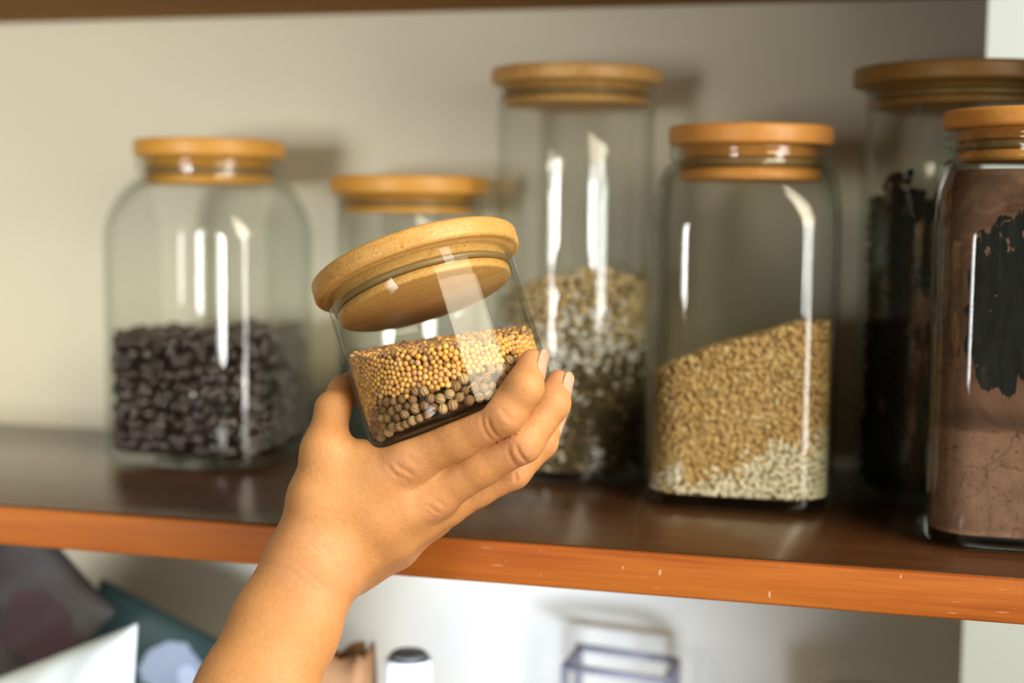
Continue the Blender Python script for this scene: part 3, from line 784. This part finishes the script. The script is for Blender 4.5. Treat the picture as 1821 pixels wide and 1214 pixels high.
def hand_sdf(P,T,C0,ax,r,h,view):
    def chain(c,k=.004,flat=None,s=1.0):
        d=None
        for A,B in zip(c[:-1],c[1:]):
            e=cone(P,A,B,flat,s); d=e if d is None else smin(d,e,k)
        return d
    body=None
    for s in T['palm']:
        e=chain(s); body=e if body is None else smin(body,e,.010)
    for n in ('index','middle','ring','pinky'):
        body=smin(body,chain(T[n][:3]),.009)
    body=smin(body,chain(T['thumb'][:3],.006),.011)
    for s in T['web']: body=smin(body,chain(s,.005),.009)
    arm=None
    for s in T['arm']:
        e=chain(s,flat=view,s=1.28); arm=e if arm is None else smin(arm,e,.012)
    body=smin(body,arm,.016)
    fg=None
    for n in ('index','middle','ring','pinky'):
        e=chain(T[n][2:],.003)
        fg=e if fg is None else smin(fg,e,.0006)
    # knuckle pads
    d=smin(body,fg,.0045)
    d=smin(d,chain(T['thumb'][2:],.004),.005)
    j=jar_dist(P,C0,ax,r,h)
    # skin flattens where it presses on the jar
    k=.0015; return -smin(-d,j-.0004,k)

def surface_nets(f, lo, h, dims):
    nx, ny, nz = dims
    s = f < 0
    cnt = np.zeros((nx - 1, ny - 1, nz - 1), dtype=np.int8)
    offs = [(i, j, k) for i in (0, 1) for j in (0, 1) for k in (0, 1)]
    sl = lambda o: tuple(slice(o[d], dims[d] - 1 + o[d]) for d in range(3))
    for o_ in offs: cnt += s[sl(o_)]
    act = (cnt > 0) & (cnt < 8)
    idx = np.full(act.shape, -1, dtype=np.int64)
    I = np.argwhere(act); idx[act] = np.arange(len(I))
    acc = np.zeros((len(I), 3)); num = np.zeros(len(I))
    val = {o_: f[I[:, 0] + o_[0], I[:, 1] + o_[1], I[:, 2] + o_[2]] for o_ in offs}
    for a in offs:
        for d in range(3):
            if a[d] == 0:
                b_ = list(a); b_[d] = 1; b_ = tuple(b_)
                fa, fb = val[a], val[b_]
                c = (fa < 0) != (fb < 0)
                t = np.where(c, fa / np.where(c, fa - fb, 1), 0)
                p = np.array(a, float)[None] + np.eye(3)[d][None] * t[:, None]
                acc[c] += p[c]; num[c] += 1
    V = lo + (I + acc / num[:, None]) * h
    F = []
    for d in range(3):
        e = [0, 1, 2]; e.remove(d); u, w_ = e
        if d == 1: u, w_ = w_, u
        a = s
        sa = [slice(None)] * 3; sb = [slice(None)] * 3
        sa[d] = slice(0, -1); sb[d] = slice(1, None)
        ch = a[tuple(sa)] != a[tuple(sb)]
        E = np.argwhere(ch)
        E = E[(E[:, u] > 0) & (E[:, w_] > 0) & (E[:, u] < dims[u] - 1) & (E[:, w_] < dims[w_] - 1)]
        ins = s[E[:, 0], E[:, 1], E[:, 2]]
        du = np.eye(3, dtype=int)[u]; dw = np.eye(3, dtype=int)[w_]
        g = lambda q: idx[q[:, 0], q[:, 1], q[:, 2]]
        quad = np.c_[g(E - du - dw), g(E - dw), g(E), g(E - du)]
        quad[~ins] = quad[~ins][:, ::-1]
        F.append(quad)
    return V, np.concatenate(F)

def build_hand(step=0.0008):
    jc = np.array(C0[:]); ja = np.array(zax[:])
    fn = lambda P: hand_sdf(P, HT, jc, ja, RJ, HJ, VIEW)
    pts = []
    for k, v in HT.items():
        pts += [q for s in v for q in s] if k in ('palm', 'web', 'arm') else v
    pts = np.array(pts)
    lo = (pts[:, :3] - pts[:, 3:4]).min(0) - .006; hi = (pts[:, :3] + pts[:, 3:4]).max(0) + .006
    B = 8
    nb = np.ceil((hi - lo) / (step * B)).astype(int)
    dims = nb * B + 1
    f = np.full(dims, 1.0, dtype=np.float32)
    cg = np.stack(np.meshgrid(*[np.arange(n) for n in nb], indexing='ij'), -1).reshape(-1, 3)
    cen = lo + (cg + .5) * B * step
    cs = fn(cen)
    rad = B * step * .9 + .004
    # fill far inside blocks
    loc = np.stack(np.meshgrid(*[np.arange(B + 1)] * 3, indexing='ij'), -1).reshape(-1, 3)
    for c, v in zip(cg[cs < -rad], cs[cs < -rad]):
        a = c * B; f[a[0]:a[0] + B + 1, a[1]:a[1] + B + 1, a[2]:a[2] + B + 1] = v
    near = cg[np.abs(cs) <= rad]
    for i in range(0, len(near), 400):
        nn = near[i:i + 400]
        G = (nn[:, None] * B + loc[None]).reshape(-1, 3)
        f[G[:, 0], G[:, 1], G[:, 2]] = fn(lo + G * step)
    V, F = surface_nets(f, lo, step, tuple(dims))
    def grad(P, e=.0004):
        g = np.stack([fn(P + np.eye(3)[d] * e) - fn(P - np.eye(3)[d] * e) for d in range(3)], 1)
        return g / np.maximum(np.linalg.norm(g, axis=1)[:, None], 1e-9)
    for _ in range(2):
        V = V - grad(V) * fn(V)[:, None] * .9
    Nn = grad(V)
    disp = np.zeros(len(V)); blush = np.zeros(len(V))
    for pl, dep, wid in CREASE:
        pl = np.array(pl); best = np.full(len(V), 1.0)
        near_ = np.linalg.norm(V - pl.mean(0), axis=1) < .05
        Q = V[near_]; bb = np.full(len(Q), 1.0); tt = np.zeros(len(Q))
        L = len(pl) - 1
        for i, (a, b_) in enumerate(zip(pl[:-1], pl[1:])):
            ab = b_ - a; t = np.clip((Q - a) @ ab / (ab @ ab), 0, 1)
            dd = np.linalg.norm(Q - a - t[:, None] * ab, axis=1)
            m_ = dd < bb; bb[m_] = dd[m_]; tt[m_] = (i + t[m_]) / L
        fade = np.clip(np.sin(np.clip(tt, .02, .98) * PI) * 1.6, 0, 1)
        disp[near_] -= 1.4 * dep * np.exp(-(bb / wid) ** 2) * fade
        disp[near_] += dep * .15 * np.exp(-((bb - 2.2 * wid) / (1.3 * wid)) ** 2) * fade
        blush[near_] = np.maximum(blush[near_], .45 * np.exp(-(bb / .006) ** 2))
    for n_ in ('index', 'middle', 'ring', 'pinky', 'thumb'):
        tip = np.array(HT[n_][-1][:3]); blush = np.maximum(blush, np.exp(-(np.linalg.norm(V - tip, axis=1) / .013) ** 2))
    V = V + Nn * disp[:, None]
    return V, F, blush

V, F, blush = build_hand()
skin, nt, b, _ = new_mat('skin')
v = coords(nt)
at_ = N(nt, 'ShaderNodeAttribute'); at_.attribute_name = 'tint'
n1 = noise(nt, 45, 4, .6, v); n2 = noise(nt, 420, 3, .6, v)
r1 = ramp(nt, [(.3, (.53, .255, .100)), (.7, (.59, .295, .120))]); nt.links.new(n1.outputs['Fac'], r1.inputs[0])
r2 = ramp(nt, [(.3, (.90, .88, .86)), (.7, (1.06, 1.06, 1.06))]); nt.links.new(n2.outputs['Fac'], r2.inputs[0])
c = mixc(nt, r1.outputs[0], r2.outputs[0], .8, 'MULTIPLY')
sp = N(nt, 'ShaderNodeSeparateColor'); nt.links.new(at_.outputs['Color'], sp.inputs[0])
c = mixc(nt, c, (.70, .33, .20), mth(nt, 'MULTIPLY', sp.outputs[0], .55))
nt.links.new(c, b.inputs['Base Color'])
setin(b, Roughness=.46, Specular_IOR_Level=.35, Subsurface_Weight=.12, Subsurface_Scale=.004)
b.inputs['Subsurface Radius'].default_value = (1.0, .4, .2)
vo = N(nt, 'ShaderNodeTexVoronoi'); vo.feature = 'DISTANCE_TO_EDGE'; setin(vo, Scale=850.0); nt.links.new(v, vo.inputs['Vector'])
vr = ramp(nt, [(0, (0, 0, 0)), (.22, (1, 1, 1))]); nt.links.new(vo.outputs['Distance'], vr.inputs[0])
wr = noise(nt, 1.0, 3, .6, coords(nt, (420, 420, 1300), rot=(0, math.radians(-38), 0)))
hgt = mth(nt, 'MULTIPLY_ADD', wr.outputs['Fac'], .9, mth(nt, 'MULTIPLY', vr.outputs[0], .35))
bump(nt, b, hgt, .36, .0006)
me = mesh_np('person', V, F, np.c_[blush, blush, blush])
person = tag(obj('person', me, skin), 'person, only a bare left hand and forearm reaching up to hold the small jar', 'person')

nail_m, nt, b, _ = new_mat('nail')
v = coords(nt); n1 = noise(nt, 300, 3, .5, v); r1 = ramp(nt, [(.3, (.60, .33, .245)), (.7, (.68, .42, .33))]); nt.links.new(n1.outputs['Fac'], r1.inputs[0])
nt.links.new(r1.outputs[0], b.inputs['Base Color']); setin(b, Roughness=.28, Specular_IOR_Level=.5, Subsurface_Weight=.1, Subsurface_Scale=.002)
for base, tip, nrm, r in NAILS:
    base, tip, nrm = (np.array(q) for q in (base, tip, nrm))
    d = tip - base; L = np.linalg.norm(d); d /= L
    nrm = nrm - d * (nrm @ d); nrm /= np.linalg.norm(nrm); sd = np.cross(d, nrm)
    Vn = []; nu, nv = 13, 15
    for lay in (0.0004, -0.0006):
        for j in range(nv):
            t = j / (nv - 1)
            w = 1.02 * (min(1, .55 + 2.2 * t)) * (1 if t < .75 else math.sqrt(max(0.05, 1 - ((t - .75) / .30) ** 2)))
            for i in range(nu):
                a = (i / (nu - 1) - .5) * 2 * w * .80
                rr_ = r[0] + (r[1] - r[0]) * t + lay
                Vn.append(base + d * L * t + nrm * rr_ * math.cos(a) + sd * rr_ * math.sin(a))
    Fn = []
    K = nu * nv
    for j in range(nv - 1):
        for i in range(nu - 1):
            a = j * nu + i; Fn.append((a, a + 1, a + nu + 1, a + nu)); Fn.append((K + a, K + a + nu, K + a + nu + 1, K + a + 1))
    for j in range(nv - 1):
        for i in (0, nu - 1): a = j * nu + i; Fn.append((a, a + nu, K + a + nu, K + a))
    for i in range(nu - 1):
        for j in (0, nv - 1): a = j * nu + i; Fn.append((a, K + a, K + a + 1, a + 1))
    bm = bmesh.new(); me = mesh_np('fingernail', Vn, Fn); bm.from_mesh(me); bpy.data.meshes.remove(me)
    o = obj('fingernail', bm_mesh('fingernail', bm), nail_m, person)
    sm = o.modifiers.new('s', 'SUBSURF'); sm.levels = 1; sm.render_levels = 1

# ------------------------------------------------------------------ things under the shelf
def pouch(name, label, cat, corner, ang, w, hgt, thick, mat, y, lean=0.0, skew=0.0):
    """soft flat packet; corner is its top right corner (x,z), ang turns it about y"""
    nu, nv = 28, 36
    V = []
    for s in (1, -1):
        for j in range(nv):
            for i in range(nu):
                u, q = i / (nu - 1), j / (nv - 1)
                seam = min(1.0, min(u, 1 - u) / .10, min(q, 1 - q) / .10)
                bul = (1 - (2 * u - 1) ** 4) * (1 - (2 * q - 1) ** 4)
                t = thick / 2 * (.06 + .94 * bul ** .6) + .0012 * math.sin(u * 17 + q * 9) * bul
                V.append(((u - 1) * w - skew * q * hgt, -s * t, -q * hgt))
    F = []; K = nu * nv
    for j in range(nv - 1):
        for i in range(nu - 1):
            a = j * nu + i; F.append((a, a + nu, a + nu + 1, a + 1)); F.append((K + a, K + a + 1, K + a + nu + 1, K + a + nu))
    for j in range(nv - 1):
        for i in (0, nu - 1): a = j * nu + i; F.append((a, a + nu, K + a + nu, K + a))
    for i in range(nu - 1):
        for j in (0, nv - 1): a = j * nu + i; F.append((a, K + a, K + a + 1, a + 1))
    bm = bmesh.new(); me = mesh_np(name, V, F); bm.from_mesh(me); bpy.data.meshes.remove(me)
    o = obj(name, bm_mesh(name, bm), mat)
    o.matrix_world = Matrix.Translation((corner[0], y, corner[1])) @ Matrix.Rotation(ang, 4, 'Y') @ Matrix.Rotation(lean, 4, 'X')
    return tag(o, label, cat)

def m_print(name, base, blobs, scale=(9, 9, 9), rough=.45, bands=None):
    """packet print: base colour, noise blotches, and round spots (x,z,r,colour) in the packet's own frame"""
    m, nt, b, _ = new_mat(name)
    v = coords(nt)
    c = None
    n1 = noise(nt, 1.0, 3, .5, coords(nt, scale), .5)
    r = ramp(nt, base); nt.links.new(n1.outputs['Fac'], r.inputs[0]); c = r.outputs[0]
    wob = noise(nt, 60, 2, .5, v)
    for x, z, rad, cc in blobs:
        vm = N(nt, 'ShaderNodeVectorMath'); vm.operation = 'DISTANCE'
        pr = N(nt, 'ShaderNodeVectorMath'); pr.operation = 'MULTIPLY'; nt.links.new(v, pr.inputs[0]); pr.inputs[1].default_value = (1, 0, 1)
        nt.links.new(pr.outputs[0], vm.inputs[0]); vm.inputs[1].default_value = (x, 0, z)
        dd = mth(nt, 'MULTIPLY_ADD', wob.outputs['Fac'], rad * .8, mth(nt, 'SUBTRACT', vm.outputs['Value'], rad * .4))
        k = mth(nt, 'LESS_THAN', dd, rad)
        c = mixc(nt, c, cc, k)
    nt.links.new(c, b.inputs['Base Color']); setin(b, Roughness=rough)
    return m

pouch('food_packet', 'dark packet with plum panel lying at an angle at the lower left', 'packet', (-0.4774, -0.0914), math.radians(44), .095, .2190, .022,
      m_print('dark_print', [(.35, (.020, .016, .014)), (.55, (.045, .036, .032)), (.72, (.075, .070, .062))],
              [(-.030, -.045, .026, (.050, .019, .028)), (-.055, -.100, .012, (.30, .25, .55)), (-.02, -.135, .008, (.55, .50, .03))], (9, 9, 38), .65), .115)
pouch('food_packet', 'white packet with grey print in front of the dark packet', 'packet', (-0.4277, -0.0779), math.radians(-24), .120, .1065, .026,
      m_print('white_print', [(.3, (.52, .58, .56)), (.6, (.66, .72, .70))], [(-.030, -.045, .014, (.85, .87, .90)), (-.055, -.062, .012, (.85, .87, .90)), (-.04, -.085, .02, (.30, .27, .33))]), .055, skew=.56)
pouch('food_packet', 'green packet with pale grey print beside the forearm', 'packet', (-0.3800, -0.1400), math.radians(21.8), .148, .1175, .022,
      m_print('green_print', [(.3, (.018, .035, .025)), (.6, (.035, .060, .045))],
              [(-.072, -.034, .024, (.30, .33, .34)), (-.048, -.040, .022, (.26, .29, .30)), (-.060, -.030, .008, (.48, .50, .52)), (-.085, -.060, .012, (.025, .045, .03)), (-.044, -.006, .007, (.40, .30, .16))], (14, 14, 14)), .165)

# brown paper bag with a torn, folded top
bm = bmesh.new()
n = 40; rows = 14
rngb = np.random.default_rng(5)
prev = None
s = section(.5, .12, n)
for j in range(rows):
    q = j / (rows - 1)
    ring = []
    for k_, (a, b2) in enumerate(s):
        wx = .062 * (1 + .03 * math.sin(k_ * 1.7 + q * 8)); wy = .045 * (1 - .55 * q ** 3) * (1 + .06 * math.sin(k_ * 2.9 + q * 11))
        zt = q * .150 + (q ** 6) * (.004 * math.sin(k_ * 1.9) + .008 * a)
        ring.append(bm.verts.new((a * wx - .004 * q * 0, b2 * wy, zt)))
    if prev: [bm.faces.new((prev[i], prev[(i + 1) % len(s)], ring[(i + 1) % len(s)], ring[i])) for i in range(len(s))]
    else: bm.faces.new(list(reversed(ring)))
    prev = ring
me = bm_mesh('paper_bag', bm)
o = obj('paper_bag', me, plain('kraft_paper', (.27, .135, .055), .8, .2, .15, 30)); o.location = (-.327, .10, -.2499)
o.modifiers.new('t', 'SOLIDIFY').thickness = .0008
tag(o, 'brown kraft paper bag with open top right of the forearm', 'bag')

bt = thing('bottle', 'white bottle with grey screw cap between paper bag and rack', 'bottle', loc=(-.2707, .10, -.2515 + .0016))
obj('bottle_body', lathe('bottle_body', [(0, 0), (.020, 0), (.0225, .0025), (.0225, .105), (.0215, .113), (.0150, .120), (.0132, .122), (.0132, .128), (0, .128)], 64, False), plain('white_plastic', (.80, .82, .83), .35), bt)
obj('cap', lathe('cap', [(0, .1285), (.0140, .1285), (.0142, .1500), (.0136, .1512), (.0120, .1512), (.0116, .1500), (0, .1498)], 64, False), plain('white_cap', (.82, .84, .86), .35), bt)
obj('cap_insert', lathe('cap_insert', [(0, .1500), (.0113, .1500), (.0113, .1535), (.0105, .1545), (0, .1545)], 48, False), plain('grey_cap_insert', (.10, .10, .095), .5), bt)

# wire rack
def tube(bm, A, B, r, n=10):
    A, B = Vector(A), Vector(B); t = (B - A).normalized(); a = t.orthogonal().normalized(); b2 = t.cross(a)
    r0 = [bm.verts.new(A + (a * math.cos(q) + b2 * math.sin(q)) * r) for q in np.linspace(0, 2 * PI, n + 1)[:-1]]
    r1 = [bm.verts.new(B + (a * math.cos(q) + b2 * math.sin(q)) * r) for q in np.linspace(0, 2 * PI, n + 1)[:-1]]
    for i in range(n): bm.faces.new((r0[i], r0[(i + 1) % n], r1[(i + 1) % n], r1[i]))
    bm.faces.new(list(reversed(r0))); bm.faces.new(r1)
rk = thing('wire_rack', 'grey metal wire rack standing against the wall under the shelf', 'rack', loc=(-.1615, .20, -.2499))
mw = plain('grey_wire', (.22, .21, .23), .4)
for (a, b2) in (((-.034, 0, 0), (-.034, 0, .1215)), ((.034, 0, 0), (.034, 0, .1175)), ((-.034, .045, 0), (-.034, .045, .1215)), ((.034, .045, 0), (.034, .045, .1175))):
    bm = bmesh.new(); tube(bm, a, b2, .0026); obj('upright', bm_mesh('upright', bm), mw, rk)
for a, b2 in (((-.036, 0, .1215), (.036, 0, .1175)), ((-.036, .045, .1215), (.036, .045, .1175)), ((-.034, 0, .1205), (-.034, .045, .1205)), ((.034, 0, .1175), (.034, .045, .1175))):
    bm = bmesh.new(); tube(bm, a, b2, .0026); obj('rail', bm_mesh('rail', bm), mw, rk)

bm_ = lathe('bowl', [(0, 0), (.020, 0), (.022, .003), (.045, .045), (.0520, .1045), (.0505, .1050), (.0435, .046), (.020, .006), (0, .006)], 64, False)
o = obj('bowl', bm_, plain('dark_ceramic', (.060, .050, .040), .5)); o.location = (.003, .205, -.2499)
tag(o, 'dark bowl almost below the photo under the shelf at right', 'bowl')
